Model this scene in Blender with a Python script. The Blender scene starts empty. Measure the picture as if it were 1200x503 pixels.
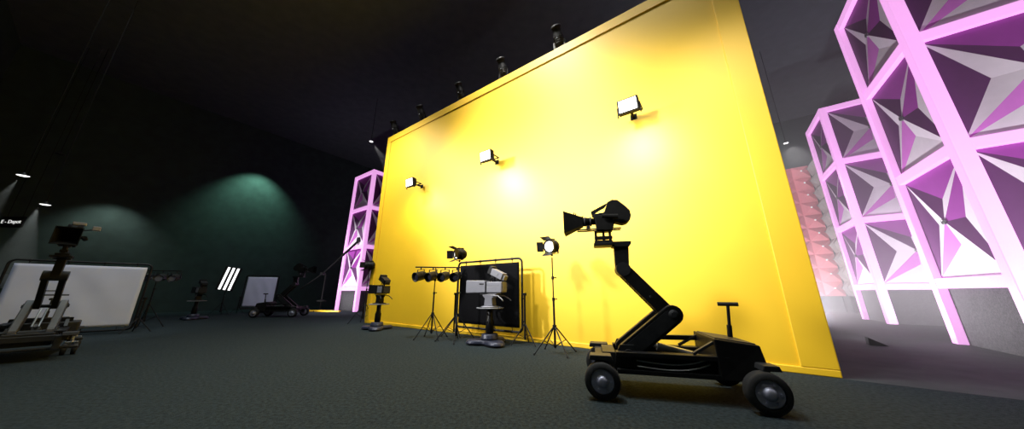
import bpy, bmesh, math, random
from mathutils import Vector, Matrix, Euler
random.seed(7)
S = bpy.context.scene
COL = S.collection
PI = math.pi
R = math.radians

# ------------------------------------------------------------------ camera
F_PX, PITCH, EYE = 331.74, 0.26699, 1.2
cam_d = bpy.data.cameras.new('camera')
cam_d.sensor_width = 36.0
cam_d.lens = F_PX / 1200 * 36.0
cam_d.clip_start = 0.05
cam_d.clip_end = 200
cam = bpy.data.objects.new('camera', cam_d)
COL.objects.link(cam)
cam.location = (0, 0, EYE)
cam.rotation_euler = (PI / 2 + PITCH, 0, 0)
S.camera = cam
S.view_settings.view_transform = 'Standard'
S.view_settings.look = 'None'
S.view_settings.gamma = 1
S.view_settings.use_curve_mapping = False
S.view_settings.exposure = 0
S.cycles.use_denoising = True
S.cycles.max_bounces = 8
S.cycles.volume_bounces = 0
S.cycles.sample_clamp_indirect = 6
w = bpy.data.worlds.new('world')
S.world = w
w.use_nodes = True
w.node_tree.nodes['Background'].inputs[0].default_value = (0.6, 0.75, 0.72, 1)
w.node_tree.nodes['Background'].inputs[1].default_value = 0.0

# survey helpers: where a sight line from the photographer meets the floor, a height, a depth or the yellow wall
def ray(u, v):
    x, y = u - 600, -(v - 251.5)
    c, s = math.cos(PITCH), math.sin(PITCH)
    return Vector((x, F_PX * c - y * s, F_PX * s + y * c)) / F_PX
def G(u, v, z=0.0):
    d = ray(u, v); t = (z - EYE) / d.z
    return Vector((d.x * t, d.y * t, z))
def at(u, v, Y):
    d = ray(u, v); t = Y / d.y
    return Vector((d.x * t, Y, EYE + d.z * t))

# the yellow wall gives the plan its two axes: al (along the wall to the right), nn (away behind the wall)
WA = Vector((4.734, 4.513, 0)); WB = Vector((-5.972, 12.125, 0))
AL = (WA - WB).normalized(); NN = Vector((-AL.y, AL.x, 0))
if NN.y < 0: NN = -NN
WLEN = (WA - WB).length
WH = 8.334
WALL_ROT = math.atan2(AL.y, AL.x)
def P(al, nn, z=0.0):
    return WA + AL * al + NN * nn + Vector((0, 0, z))
def on_wall(u, v, off=0.0):
    d = ray(u, v); o = Vector((0, 0, EYE)); q = WA - NN * off - o
    t = q.dot(NN) / d.dot(NN)
    return o + d * t

# ------------------------------------------------------------------ materials
def mat(name, col, rough=0.5, metal=0.0, noise=0.0, nscale=20.0, bump=0.0, bscale=None, emit=None, estr=0.0, spec=0.5, trans=0.0, sheen=0.0):
    m = bpy.data.materials.new(name)
    m.use_nodes = True
    nt = m.node_tree
    b = nt.nodes['Principled BSDF']
    b.inputs['Base Color'].default_value = (*col, 1)
    b.inputs['Roughness'].default_value = rough
    b.inputs['Metallic'].default_value = metal
    b.inputs['Specular IOR Level'].default_value = spec
    if trans: b.inputs['Transmission Weight'].default_value = trans
    if sheen: b.inputs['Sheen Weight'].default_value = sheen
    tc = nt.nodes.new('ShaderNodeTexCoord')
    if noise:
        n = nt.nodes.new('ShaderNodeTexNoise')
        n.inputs['Scale'].default_value = nscale
        n.inputs['Detail'].default_value = 4
        nt.links.new(tc.outputs['Object'], n.inputs['Vector'])
        r = nt.nodes.new('ShaderNodeValToRGB')
        r.color_ramp.elements[0].position = 0.3
        r.color_ramp.elements[1].position = 0.7
        r.color_ramp.elements[0].color = (*[max(0, c * (1 - noise)) for c in col], 1)
        r.color_ramp.elements[1].color = (*[min(1, c * (1 + noise)) for c in col], 1)
        nt.links.new(n.outputs['Fac'], r.inputs['Fac'])
        nt.links.new(r.outputs['Color'], b.inputs['Base Color'])
    if bump:
        n2 = nt.nodes.new('ShaderNodeTexNoise')
        n2.inputs['Scale'].default_value = bscale or nscale * 4
        n2.inputs['Detail'].default_value = 5
        nt.links.new(tc.outputs['Object'], n2.inputs['Vector'])
        bp = nt.nodes.new('ShaderNodeBump')
        bp.inputs['Strength'].default_value = bump
        bp.inputs['Distance'].default_value = 0.02
        nt.links.new(n2.outputs['Fac'], bp.inputs['Height'])
        nt.links.new(bp.outputs['Normal'], b.inputs['Normal'])
    if emit:
        b.inputs['Emission Color'].default_value = (*emit, 1)
        b.inputs['Emission Strength'].default_value = estr
    return m
def haze_mat(name, dens, col=(1, 1, 1), aniso=0.0):
    m = bpy.data.materials.new(name)
    m.use_nodes = True
    nt = m.node_tree
    nt.nodes.clear()
    o = nt.nodes.new('ShaderNodeOutputMaterial')
    v = nt.nodes.new('ShaderNodeVolumeScatter')
    v.inputs['Color'].default_value = (*col, 1)
    v.inputs['Density'].default_value = dens
    v.inputs['Anisotropy'].default_value = aniso
    nt.links.new(v.outputs[0], o.inputs['Volume'])
    return m

M = dict(
    carpet=mat('grey_carpet', (0.019, 0.027, 0.031), 0.95, noise=0.45, nscale=26, bump=0.6, bscale=90, spec=0.1),
    darkfloor=mat('dark_stage_floor', (0.030, 0.038, 0.037), 0.75, noise=0.2, nscale=3, bump=0.1, bscale=40, spec=0.2),
    wall=mat('dark_wall_paint', (0.040, 0.062, 0.056), 0.9, noise=0.12, nscale=2, bump=0.15, bscale=30, spec=0.15),
    ceil=mat('dark_ceiling', (0.085, 0.102, 0.112), 0.95, noise=0.1, nscale=2, spec=0.1),
    yellow=mat('yellow_paint', (0.82, 0.50, 0.003), 0.57, noise=0.02, nscale=1.5, spec=0.8),
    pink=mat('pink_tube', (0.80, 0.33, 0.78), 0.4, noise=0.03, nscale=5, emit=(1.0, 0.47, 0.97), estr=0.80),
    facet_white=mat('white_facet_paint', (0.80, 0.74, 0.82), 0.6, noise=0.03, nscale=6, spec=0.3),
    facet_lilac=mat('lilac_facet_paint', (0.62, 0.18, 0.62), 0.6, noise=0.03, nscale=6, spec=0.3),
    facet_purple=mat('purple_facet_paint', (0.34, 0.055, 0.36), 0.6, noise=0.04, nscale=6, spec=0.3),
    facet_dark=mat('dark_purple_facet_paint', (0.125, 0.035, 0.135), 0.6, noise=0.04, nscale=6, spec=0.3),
    skirt=mat('grey_stipple_board', (0.065, 0.066, 0.068), 0.8, noise=0.4, nscale=30, bump=0.5, bscale=60, spec=0.2),
    red=mat('coral_facet_board', (0.75, 0.22, 0.27), 0.7, noise=0.06, nscale=5, spec=0.2),
    greyfacet=mat('grey_facet_board', (0.33, 0.31, 0.31), 0.7, noise=0.06, nscale=5, spec=0.2),
    stud=mat('white_stud', (0.9, 0.9, 0.9), 0.3, noise=0.03, emit=(1, 1, 1), estr=0.5),  # studs given a faint glow though they are no lamps
    boss=mat('steel_ring', (0.25, 0.25, 0.27), 0.3, 0.9, noise=0.1),
    black=mat('black_paint', (0.007, 0.007, 0.008), 0.5, noise=0.3, nscale=12, spec=0.22),
    matte=mat('matt_black', (0.006, 0.006, 0.006), 0.8, noise=0.3, nscale=12, spec=0.15),
    charcoal=mat('charcoal_metal', (0.022, 0.023, 0.026), 0.5, 0.1, noise=0.2, nscale=15, spec=0.25),
    rubber=mat('tyre_rubber', (0.008, 0.008, 0.009), 0.85, noise=0.3, nscale=30, bump=0.2),
    hub=mat('grey_wheel_hub', (0.34, 0.34, 0.44), 0.35, 0.3, noise=0.15, nscale=20),
    steel=mat('brushed_steel', (0.45, 0.46, 0.48), 0.3, 0.8, noise=0.1, nscale=20),
    white=mat('white_camera_shell', (0.21, 0.21, 0.245), 0.4, noise=0.04, nscale=12),
    grey=mat('mid_grey_plastic', (0.22, 0.22, 0.24), 0.5, noise=0.08, nscale=12),
    bluegrey=mat('blue_grey_casting', (0.022, 0.026, 0.05), 0.4, 0.2, noise=0.15, nscale=10),
    cloth_black=mat('black_flag_cloth', (0.005, 0.005, 0.006), 0.95, noise=0.3, nscale=40, bump=0.2, spec=0.05),
    cloth_white=mat('white_bounce_cloth', (0.56, 0.60, 0.74), 0.9, noise=0.05, nscale=1.2, bump=0.05, bscale=8, spec=0.1),
    lamp=mat('white_lamp_lens', (0.9, 0.9, 0.9), 0.3, noise=0.01, emit=(1, 1, 1), estr=2.0),
    dim_glow=mat('dim_white_glow', (0.8, 0.8, 0.8), 0.3, noise=0.02, emit=(0.95, 0.97, 1), estr=0.55),  # faint glow for the highlight dots
    tube=mat('white_light_tube', (0.9, 0.9, 0.9), 0.3, noise=0.01, emit=(1, 1, 1), estr=1.6),
    glass=mat('dark_lens_glass', (0.02, 0.02, 0.03), 0.08, noise=0.1, spec=0.8),
    amber=mat('amber_hub', (0.75, 0.42, 0.22), 0.45, 0.2, noise=0.1),
    letter=mat('white_lettering', (0.85, 0.85, 0.85), 0.5, noise=0.02, emit=(1, 1, 1), estr=0.7),
    armgrey=mat('grey_arm_paint', (0.05, 0.05, 0.056), 0.5, noise=0.15, nscale=10),  # paler grey for one dolly's lower arms
    redled=mat('red_accent', (0.35, 0.05, 0.06), 0.4, noise=0.1),
)

# ------------------------------------------------------------------ mesh builder
class MB:
    def __init__(s): s.bm = bmesh.new()
    def _add(s, vs, fs, smooth=False):
        bv = [s.bm.verts.new(v) for v in vs]
        for f in fs:
            try:
                q = s.bm.faces.new([bv[i] for i in f]); q.smooth = smooth
            except ValueError: pass
        return bv
    def box(s, c, d, rot=None, taper=1.0):
        c = Vector(c); hx, hy, hz = d[0] / 2, d[1] / 2, d[2] / 2
        vs = []
        for z, k in ((-hz, 1), (hz, taper)):
            for x, y in ((-hx, -hy), (hx, -hy), (hx, hy), (-hx, hy)):
                p = Vector((x * k, y * k, z))
                if rot: p = rot @ p
                vs.append(c + p)
        s._add(vs, [(3, 2, 1, 0), (4, 5, 6, 7), (0, 1, 5, 4), (1, 2, 6, 5), (2, 3, 7, 6), (3, 0, 4, 7)])
        return s
    def bar(s, a, b, w_, h_, up=(0, 0, 1)):
        a, b = Vector(a), Vector(b); d = b - a; L = d.length; d.normalize()
        u = Vector(up)
        if abs(u.dot(d)) > 0.98: u = Vector((1, 0, 0))
        sx = d.cross(u).normalized(); su = sx.cross(d)
        rot = Matrix((d, sx, su)).transposed()
        return s.box((a + b) / 2, (L, w_, h_), rot)
    def cyl(s, a, b, r0, r1=None, n=20, cap=True):
        r1 = r0 if r1 is None else r1
        a, b = Vector(a), Vector(b); d = (b - a).normalized()
        u = Vector((0, 0, 1)) if abs(d.z) < 0.9 else Vector((1, 0, 0))
        x = d.cross(u).normalized(); y = d.cross(x)
        vs = []
        for c, r in ((a, r0), (b, r1)):
            for i in range(n):
                t = 2 * PI * i / n
                vs.append(c + x * (r * math.cos(t)) + y * (r * math.sin(t)))
        s._add(vs, [(i, (i + 1) % n, n + (i + 1) % n, n + i) for i in range(n)], True)
        if cap:
            s._add(vs[:n], [tuple(range(n - 1, -1, -1))]); s._add(vs[n:], [tuple(range(n))])
        return s
    def lathe(s, prof, o=(0, 0, 0), axis=(0, 0, 1), n=28):
        o = Vector(o); d = Vector(axis).normalized()
        u = Vector((0, 0, 1)) if abs(d.z) < 0.9 else Vector((1, 0, 0))
        x = d.cross(u).normalized(); y = d.cross(x)
        vs = []
        for r, h in prof:
            for i in range(n):
                t = 2 * PI * i / n
                vs.append(o + d * h + (x * math.cos(t) + y * math.sin(t)) * max(r, 1e-4))
        fs = []
        for k in range(len(prof) - 1):
            for i in range(n):
                j = (i + 1) % n
                fs.append((k * n + i, k * n + j, (k + 1) * n + j, (k + 1) * n + i))
        s._add(vs, fs, True)
        return s
    def prism(s, pts, y0, y1, top=None):
        # pts in the x-z plane, pushed out between y0 and y1; top gives another outline at y1
        n = len(pts); tp = top or pts
        vs = [Vector((x, y0, z)) for x, z in pts] + [Vector((x, y1, z)) for x, z in tp]
        s._add(vs, [tuple(range(n)), tuple(range(2 * n - 1, n - 1, -1))] + [(i, n + i, n + (i + 1) % n, (i + 1) % n) for i in range(n)])
        return s
    def zprism(s, pts, z0, z1, k=1.0):
        n = len(pts)
        vs = [Vector((x, y, z0)) for x, y in pts] + [Vector((x * k, y * k, z1)) for x, y in pts]
        s._add(vs, [tuple(range(n - 1, -1, -1)), tuple(range(n, 2 * n))] + [(i, (i + 1) % n, n + (i + 1) % n, n + i) for i in range(n)])
        return s
    def tube(s, pts, r, n=8, closed=False):
        pts = [Vector(p) for p in pts]; N = len(pts)
        rings = []; prev = None
        for i, p in enumerate(pts):
            if closed: d = pts[(i + 1) % N] - pts[i - 1]
            else: d = pts[min(i + 1, N - 1)] - pts[max(i - 1, 0)]
            d.normalize()
            if prev is None:
                u = Vector((0, 0, 1)) if abs(d.z) < 0.9 else Vector((1, 0, 0))
                x = d.cross(u).normalized()
            else:
                x = (prev - d * prev.dot(d)).normalized()
            prev = x; y = d.cross(x)
            rings.append([s.bm.verts.new(p + x * (r * math.cos(2 * PI * k / n)) + y * (r * math.sin(2 * PI * k / n))) for k in range(n)])
        for i in range(N if closed else N - 1):
            a, b = rings[i], rings[(i + 1) % N]
            for k in range(n):
                q = s.bm.faces.new((a[k], a[(k + 1) % n], b[(k + 1) % n], b[k])); q.smooth = True
        if not closed:
            s.bm.faces.new(rings[0][::-1]); s.bm.faces.new(rings[-1])
        return s
    def xf(s, m):
        bmesh.ops.transform(s.bm, matrix=m, verts=s.bm.verts); return s
    def build(s, name, m, parent=None, bevel=0.0, seg=2):
        bmesh.ops.recalc_face_normals(s.bm, faces=s.bm.faces)
        me = bpy.data.meshes.new(name); s.bm.to_mesh(me); s.bm.free()
        me.materials.append(M[m] if isinstance(m, str) else m)
        o = bpy.data.objects.new(name, me); COL.objects.link(o)
        if parent: o.parent = parent
        if bevel:
            b = o.modifiers.new('bevel', 'BEVEL'); b.width = bevel; b.segments = seg; b.limit_method = 'ANGLE'; b.angle_limit = R(40)
        return o

def arc(cx, cz, r, a0, a1, n):
    return [(cx + r * math.cos(R(a0 + (a1 - a0) * i / n)), cz + r * math.sin(R(a0 + (a1 - a0) * i / n))) for i in range(n + 1)]
def tag(o, label, cat, group=None, kind=None):
    o['label'] = label; o['category'] = cat
    if group: o['group'] = group
    if kind: o['kind'] = kind
    return o
def thing(name, loc, rz, label, cat, group=None):
    o = bpy.data.objects.new(name, None); COL.objects.link(o)
    o.empty_display_size = 0.2
    o.location = loc; o.rotation_euler = (0, 0, rz)
    return tag(o, label, cat, group)
KIDS = {}
def kids(o): return [c for c in bpy.data.objects if c.parent == o]
def copy_tree(o, parent=None):
    c = o.copy(); COL.objects.link(c)
    if parent: c.parent = parent
    for k in kids(o): copy_tree(k, c)
    return c
def dup(o, loc, rz, label, scale=None):
    c = copy_tree(o); c.location = loc; c.rotation_euler = (0, 0, rz); c['label'] = label
    if scale: c.scale = (scale,) * 3
    return c
def struct(name, mb, m):
    o = mb.build(name, m); o['kind'] = 'structure'; return o
def spot(name, loc, target, power, angle, blend=0.5, col=(1, 1, 1), size=0.1):
    l = bpy.data.lights.new(name, 'SPOT'); l.energy = power; l.spot_size = R(angle); l.spot_blend = blend
    l.color = col; l.shadow_soft_size = size
    o = bpy.data.objects.new(name, l); COL.objects.link(o); o.location = loc
    o.rotation_euler = (Vector(target) - Vector(loc)).to_track_quat('-Z', 'Y').to_euler()
    return o
def area(name, loc, target, power, sx, sy, col=(1, 1, 1), spread=180):
    l = bpy.data.lights.new(name, 'AREA'); l.energy = power; l.shape = 'RECTANGLE'; l.size = sx; l.size_y = sy
    l.color = col; l.spread = R(spread)
    o = bpy.data.objects.new(name, l); COL.objects.link(o); o.location = loc
    o.rotation_euler = (Vector(target) - Vector(loc)).to_track_quat('-Z', 'Y').to_euler()
    return o

# ------------------------------------------------------------------ room shell
AL0, AL1, N0, N1, HC = -28.7, 7.6, -11.5, 20.5, 13.5
def slab(pts, z0, z1):
    mb = MB(); n = len(pts)
    vs = [Vector((p.x, p.y, z0)) for p in pts] + [Vector((p.x, p.y, z1)) for p in pts]
    mb._add(vs, [tuple(range(n - 1, -1, -1)), tuple(range(n, 2 * n))] + [(i, (i + 1) % n, n + (i + 1) % n, n + i) for i in range(n)])
    return mb
# carpet everywhere except the dark bay behind the yellow wall
c1 = slab([P(AL0, N0), P(AL1, N0), P(AL1, 0), P(-WLEN, 0), P(-WLEN, N1), P(AL0, N1)], -0.12, 0.0)
struct('floor', c1, 'carpet')
struct('floor_rear', slab([P(-WLEN, 0), P(AL1, 0), P(AL1, N1), P(-WLEN, N1)], -0.12, -0.002), 'darkfloor')
struct('ceiling', slab([P(AL0, N0), P(AL1, N0), P(AL1, N1), P(AL0, N1)], HC, HC + 0.2), 'ceil')
struct('wall_left', slab([P(AL0 - 0.2, N0), P(AL0, N0), P(AL0, N1), P(AL0 - 0.2, N1)], -0.12, HC + 0.2), 'wall')
struct('wall_right', slab([P(AL1, N0), P(AL1 + 0.2, N0), P(AL1 + 0.2, N1), P(AL1, N1)], -0.12, HC + 0.2), 'wall')
struct('wall_back', slab([P(AL0, N1), P(AL1, N1), P(AL1, N1 + 0.2), P(AL0, N1 + 0.2)], -0.12, HC + 0.2), 'wall')
struct('wall_front', slab([P(AL0, N0 - 0.2), P(AL1, N0 - 0.2), P(AL1, N0), P(AL0, N0)], -0.12, HC + 0.2), 'wall')

# ------------------------------------------------------------------ yellow set wall
t = thing('backdrop_wall', WB, WALL_ROT, 'huge bright yellow freestanding set wall with a raised border', 'set wall')
MB().box((WLEN / 2, 0.19, WH / 2), (WLEN, 0.26, WH)).build('panel', 'yellow', t)
BW = 0.30
def border(c, d):
    c = (c[0], 0.045, c[2]); d = (d[0], 0.03, d[2]); MB().box(c, d).build('border', 'yellow', t, 0.012)
border((WLEN / 2, 0.03, WH - BW / 2), (WLEN, 0.06, BW))
border((BW / 2, 0.03, (WH - BW) / 2 + 0.05), (BW, 0.06, WH - BW - 0.1))
border((WLEN - 0.42 / 2, 0.03, (WH - BW) / 2 + 0.05), (0.42, 0.06, WH - BW - 0.1))
border((WLEN / 2, 0.03, 0.05), (WLEN, 0.06, 0.10))

# ------------------------------------------------------------------ floodlights on short arms off the yellow wall
def make_flood(loc, rz, label):
    t = thing('floodlight', loc, rz, label, 'floodlight', 'floodlights on the yellow wall')
    tilt = Matrix.Rotation(R(8), 4, 'Y')
    MB().prism([(-0.10, -0.15), (0.05, -0.165), (0.05, 0.165), (-0.10, 0.13)], -0.22, 0.22).xf(tilt).build('housing', 'matte', t, 0.012)
    MB().box((0.052, 0, 0), (0.014, 0.37, 0.265)).xf(tilt).build('lens', 'lamp', t)
    mb = MB()
    for y in (-0.235, 0.235):
        mb.bar((-0.03, y, 0.03), (-0.03, y, -0.215), 0.02, 0.04)
        mb.bar((-0.03, y, 0.0), (-0.30, y, 0.0), 0.02, 0.03)
    mb.bar((-0.30, -0.245, 0), (-0.30, 0.245, 0), 0.03, 0.03)
    mb.build('yoke', 'matte', t, 0.004)
    MB().bar((-0.30, 0, 0), (-0.51, 0, 0), 0.05, 0.05).box((-0.515, 0, 0), (0.02, 0.14, 0.14)).build('wall_arm', 'matte', t)
    fins = MB()
    for k in range(6): fins.box((-0.125, -0.15 + 0.06 * k, 0), (0.05, 0.012, 0.22))
    fins.xf(tilt).build('heat_sink', 'matte', t)
    return t
face = math.atan2(-NN.y, -NN.x)
FL = [on_wall(736, 124, 0.53), on_wall(570, 183, 0.53), on_wall(481, 214, 0.53)]
f0 = make_flood(FL[0], face, 'square floodlight on the yellow wall, nearest the right edge')
dup(f0, FL[1], face, 'square floodlight on the yellow wall, middle of the three')
dup(f0, FL[2], face, 'square floodlight on the yellow wall, nearest its left edge')

# ------------------------------------------------------------------ spotlights clamped along the top of the yellow wall
def make_topspot():
    t = thing('stage_spotlight', (0, 0, 0), 0, '', 'spotlight', 'spotlights along the top of the yellow wall')
    MB().box((0, 0, 0.03), (0.16, 0.20, 0.06)).cyl((0, 0, 0.06), (0, 0, 0.14), 0.04).build('clamp', 'black', t, 0.006)
    mb = MB()
    mb.bar((0, -0.17, 0.15), (0, 0.17, 0.15), 0.06, 0.02)
    for y in (-0.17, 0.17): mb.bar((0, y, 0.145), (0, y, 0.42), 0.06, 0.02, (1, 0, 0))
    mb.build('yoke', 'black', t)
    rot = Matrix.Translation((0, 0, 0.42)) @ Matrix.Rotation(R(28), 4, 'Y')
    MB().lathe([(0, -0.20), (0.13, -0.20), (0.15, -0.16), (0.15, 0.16), (0.13, 0.20), (0.13, 0.34), (0.155, 0.36), (0.155, 0.42), (0.145, 0.42), (0.12, 0.35), (0, 0.35)]).xf(rot).build('can', 'black', t)
    MB().lathe([(0, 0.355), (0.118, 0.355), (0.118, 0.365), (0, 0.368)]).xf(rot).build('lens', 'glass', t)
    MB().lathe([(0.0, 0), (0.018, 0), (0.018, 0.012), (0, 0.016)], (0.15, 0, 0.40), (1, 0, 0.2), 10).build('highlight_dot', 'dim_glow', t)  # highlight on the can made as a glowing dot, no lamp
    mb = MB()
    for k in range(4): mb.lathe([(0.152, -0.1 + k * 0.06), (0.165, -0.1 + k * 0.06), (0.165, -0.08 + k * 0.06), (0.152, -0.08 + k * 0.06)])
    mb.xf(rot).build('cooling_ring', 'black', t)
    return t
ts = make_topspot()
TOPX = [656, 590, 540, 494, 463]; TOPV = [62, 93, 118, 143, 158]
names = ['black spotlight on top of the yellow wall, nearest the viewer', 'black spotlight on the yellow wall top, second from the viewer',
         'black spotlight on the yellow wall top, third of five', 'black spotlight on the yellow wall top, second from its far left corner',
         'black spotlight on the yellow wall top, at its far left corner']
for i in range(5):
    d = ray(TOPX[i], TOPV[i]); o = Vector((0, 0, EYE)); q = P(0, 0.19) - o
    p = o + d * (q.dot(NN) / d.dot(NN)); p.z = WH
    s_ = ts if i == 0 else copy_tree(ts)
    s_.location = p; s_.rotation_euler = (0, 0, face); s_['label'] = names[i]

# ------------------------------------------------------------------ pink framed star-panel towers
TS, TZ = 2.66, 9.6
ZR = [1.40, 4.12, 6.84, 9.6 - 0.12]
PW = 0.235
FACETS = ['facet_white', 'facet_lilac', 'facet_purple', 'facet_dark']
def star_panel(w_, h_):
    # four pointed painted star in shallow relief; every facet has its own paint, the same on each panel
    a, b = w_ / 2, h_ / 2
    hi, lo, k = 0.07, 0.03, 0.43
    c = [(-a, 0, -b), (a, 0, -b), (a, 0, b), (-a, 0, b)]                   # bottom left, bottom right, top right, top left; out = -y
    inn = [(0, lo, -b * k), (a * k, lo, 0), (0, lo, b * k), (-a * k, lo, 0)]  # bottom, right, top, left
    ctr = (0, -hi, 0)
    vs = [Vector(v) for v in c + inn + [ctr]]
    # border triangle, then the two star facets next to it, for bottom / right / top / left
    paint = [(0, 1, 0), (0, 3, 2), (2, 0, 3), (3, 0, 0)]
    mb = MB(); bv = [mb.bm.verts.new(v) for v in vs]
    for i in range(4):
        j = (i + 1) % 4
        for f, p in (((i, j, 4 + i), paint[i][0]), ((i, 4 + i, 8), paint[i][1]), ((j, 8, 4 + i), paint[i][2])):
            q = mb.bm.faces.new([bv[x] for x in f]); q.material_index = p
    bk = [mb.bm.verts.new(Vector((x, 0.12, z))) for x, y, z in c]
    mb.bm.faces.new(bk)
    for i in range(4):
        j = (i + 1) % 4
        mb.bm.faces.new((bv[i], bv[j], bk[j], bk[i]))
    return mb
def make_tower(loc, label):
    t = thing('star_panel_tower', loc, WALL_ROT, label, 'decorative tower', 'pink framed star panel towers')
    h = TS / 2
    # posts at the four corners
    p0 = None
    for sx in (-1, 1):
        for sy in (-1, 1):
            MB().box((sx * (h - PW / 2), sy * (h - PW / 2), TZ / 2), (PW, PW, TZ)).build('post', 'pink', t, 0.012)
    inner = TS - 2 * PW
    panel0 = boss0 = skirt0 = rail0 = None
    for q in range(4):
        rot = q * PI / 2
        c, s = math.cos(rot), math.sin(rot)
        def rp(x, y, z): return (x * c - y * s, x * s + y * c, z)
        for k in range(4):
            z = ZR[k]
            if rail0 is None:
                o = rail0 = MB().box((0, 0, 0), (inner, PW * 0.9, 0.24)).build('rail', 'pink', t, 0.01)
            else:
                o = rail0.copy(); COL.objects.link(o); o.parent = t
            o.location = rp(0, -(h - PW / 2), z); o.rotation_euler = (0, 0, rot)
        for k in range(3):
            z0, z1 = ZR[k] + 0.12, ZR[k + 1] - 0.12
            if panel0 is None:
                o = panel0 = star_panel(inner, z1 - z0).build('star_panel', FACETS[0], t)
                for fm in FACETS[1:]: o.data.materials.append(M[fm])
                ring = MB()
                ring.lathe([(0.035, -0.02), (0.062, -0.02), (0.068, 0.0), (0.062, 0.03), (0.035, 0.03), (0.03, 0.0), (0.035, -0.02)], (0, -0.07, 0), (0, -1, 0), 16)
                boss0 = ring.build('centre_ring', 'boss', o)
            else:
                o = panel0.copy(); COL.objects.link(o); o.parent = t
                b = boss0.copy(); COL.objects.link(b); b.parent = o
            o.location = rp(0, -(h - PW * 0.55), (z0 + z1) / 2); o.rotation_euler = (0, 0, rot)
        if skirt0 is None:
            o = skirt0 = MB().box((0, 0, 0), (inner, 0.04, ZR[0] - 0.12)).build('skirt_board', 'skirt', t)
        else:
            o = skirt0.copy(); COL.objects.link(o); o.parent = t
        o.location = rp(0, -(h - PW * 0.75), (ZR[0] - 0.12) / 2); o.rotation_euler = (0, 0, rot)
    return t
tw = make_tower(P(3.15 + TS / 2, 5.85 - TS / 2), 'tallest looking pink star panel tower, cut by the right edge of the picture')
dup(tw, P(3.87 + TS / 2, 14.17 - TS / 2), WALL_ROT, 'pink star panel tower behind the big right one, beside coral panels')
dup(tw, P(-22.58 + TS / 2, 2.99 + TS / 2), WALL_ROT, 'pink star panel tower past the left end of the yellow wall')

# ------------------------------------------------------------------ coral and grey stud panels at the back of the bay
def stud_board(name, loc, rz, nx, nz, cell, m, label):
    t = thing(name, loc, rz, label, 'wall panel')
    mb = MB()
    for i in range(nx):
        for k in range(nz):
            x0, z0 = i * cell, k * cell
            c = [Vector((x0, 0, z0)), Vector((x0 + cell, 0, z0)), Vector((x0 + cell, 0, z0 + cell)), Vector((x0, 0, z0 + cell))]
            ap = Vector((x0 + cell / 2, -0.26, z0 + cell * 0.55))
            for q in range(4): mb._add([c[q], c[(q + 1) % 4], ap], [(0, 1, 2)])
    W_, H_ = nx * cell, nz * cell
    mb.box((W_ / 2, 0.08, H_ / 2), (W_, 0.16, H_))
    mb.build('facet_field', m, t)
    s0 = None
    for i in range(nx):
        for k in range(nz):
            if s0 is None:
                o = s0 = MB().lathe([(0, -0.03), (0.045, -0.03), (0.05, 0), (0.035, 0.03), (0, 0.035)], (0, 0, 0), (0, -1, 0), 10).build('stud', 'stud' if m == 'red' else 'boss', t)
            else:
                o = s0.copy(); COL.objects.link(o); o.parent = t
            o.location = (i * cell + cell / 2, -0.25, k * cell + cell * 0.55)
    if loc.z > 0.2:
        for x in (0.1, W_ - 0.1): MB().box((x, 0.1, -loc.z / 2), (0.1, 0.1, loc.z)).build('support_leg', 'matte', t)
    return t
stud_board('stud_panel', P(4.92 - 4 * 0.86, 19.8, 0.95), WALL_ROT, 4, 10, 0.86, 'red', 'coral pink faceted panel with white studs behind the yellow wall')
stud_board('stud_panel', P(4.98, 19.75, 0.95), WALL_ROT - PI / 2, 3, 10, 0.86, 'greyfacet', 'grey faceted panel set at right angles beside the coral one')

# ------------------------------------------------------------------ crane dolly (x forward from the rear axle, z up)
WR = 0.2
def make_wheel(parent, x, y):
    o = MB().lathe([(0.135, -0.07), (0.185, -0.07), (0.2, -0.045), (0.2, 0.045), (0.185, 0.07), (0.135, 0.07)], (0, 0, 0), (0, 1, 0), 32).build('wheel', 'rubber', parent)
    o.location = (x, y, WR)
    h = MB()
    for sg in (-1, 1):
        h.lathe([(0.137, 0.0), (0.137, 0.055), (0.12, 0.06), (0.075, 0.05), (0.06, 0.062), (0.055, 0.085), (0.03, 0.095), (0, 0.096)], (0, 0, 0), (0, sg, 0), 28)
        for k in range(6):
            a = k * PI / 3
            h.cyl((0.098 * math.cos(a), sg * 0.05, 0.098 * math.sin(a)), (0.098 * math.cos(a), sg * 0.064, 0.098 * math.sin(a)), 0.012, n=8)
    h.build('hub', 'hub', o)
    return o
def stadium(x0, z0, x1, z1, hw0, hw1, n=8):
    a = math.atan2(z1 - z0, x1 - x0)
    pts = []
    for i in range(n + 1):
        th = a + PI / 2 + PI * i / n
        pts.append((x0 + hw0 * math.cos(th), z0 + hw0 * math.sin(th)))
    for i in range(n + 1):
        th = a - PI / 2 + PI * i / n
        pts.append((x1 + hw1 * math.cos(th), z1 + hw1 * math.sin(th)))
    return pts
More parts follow.
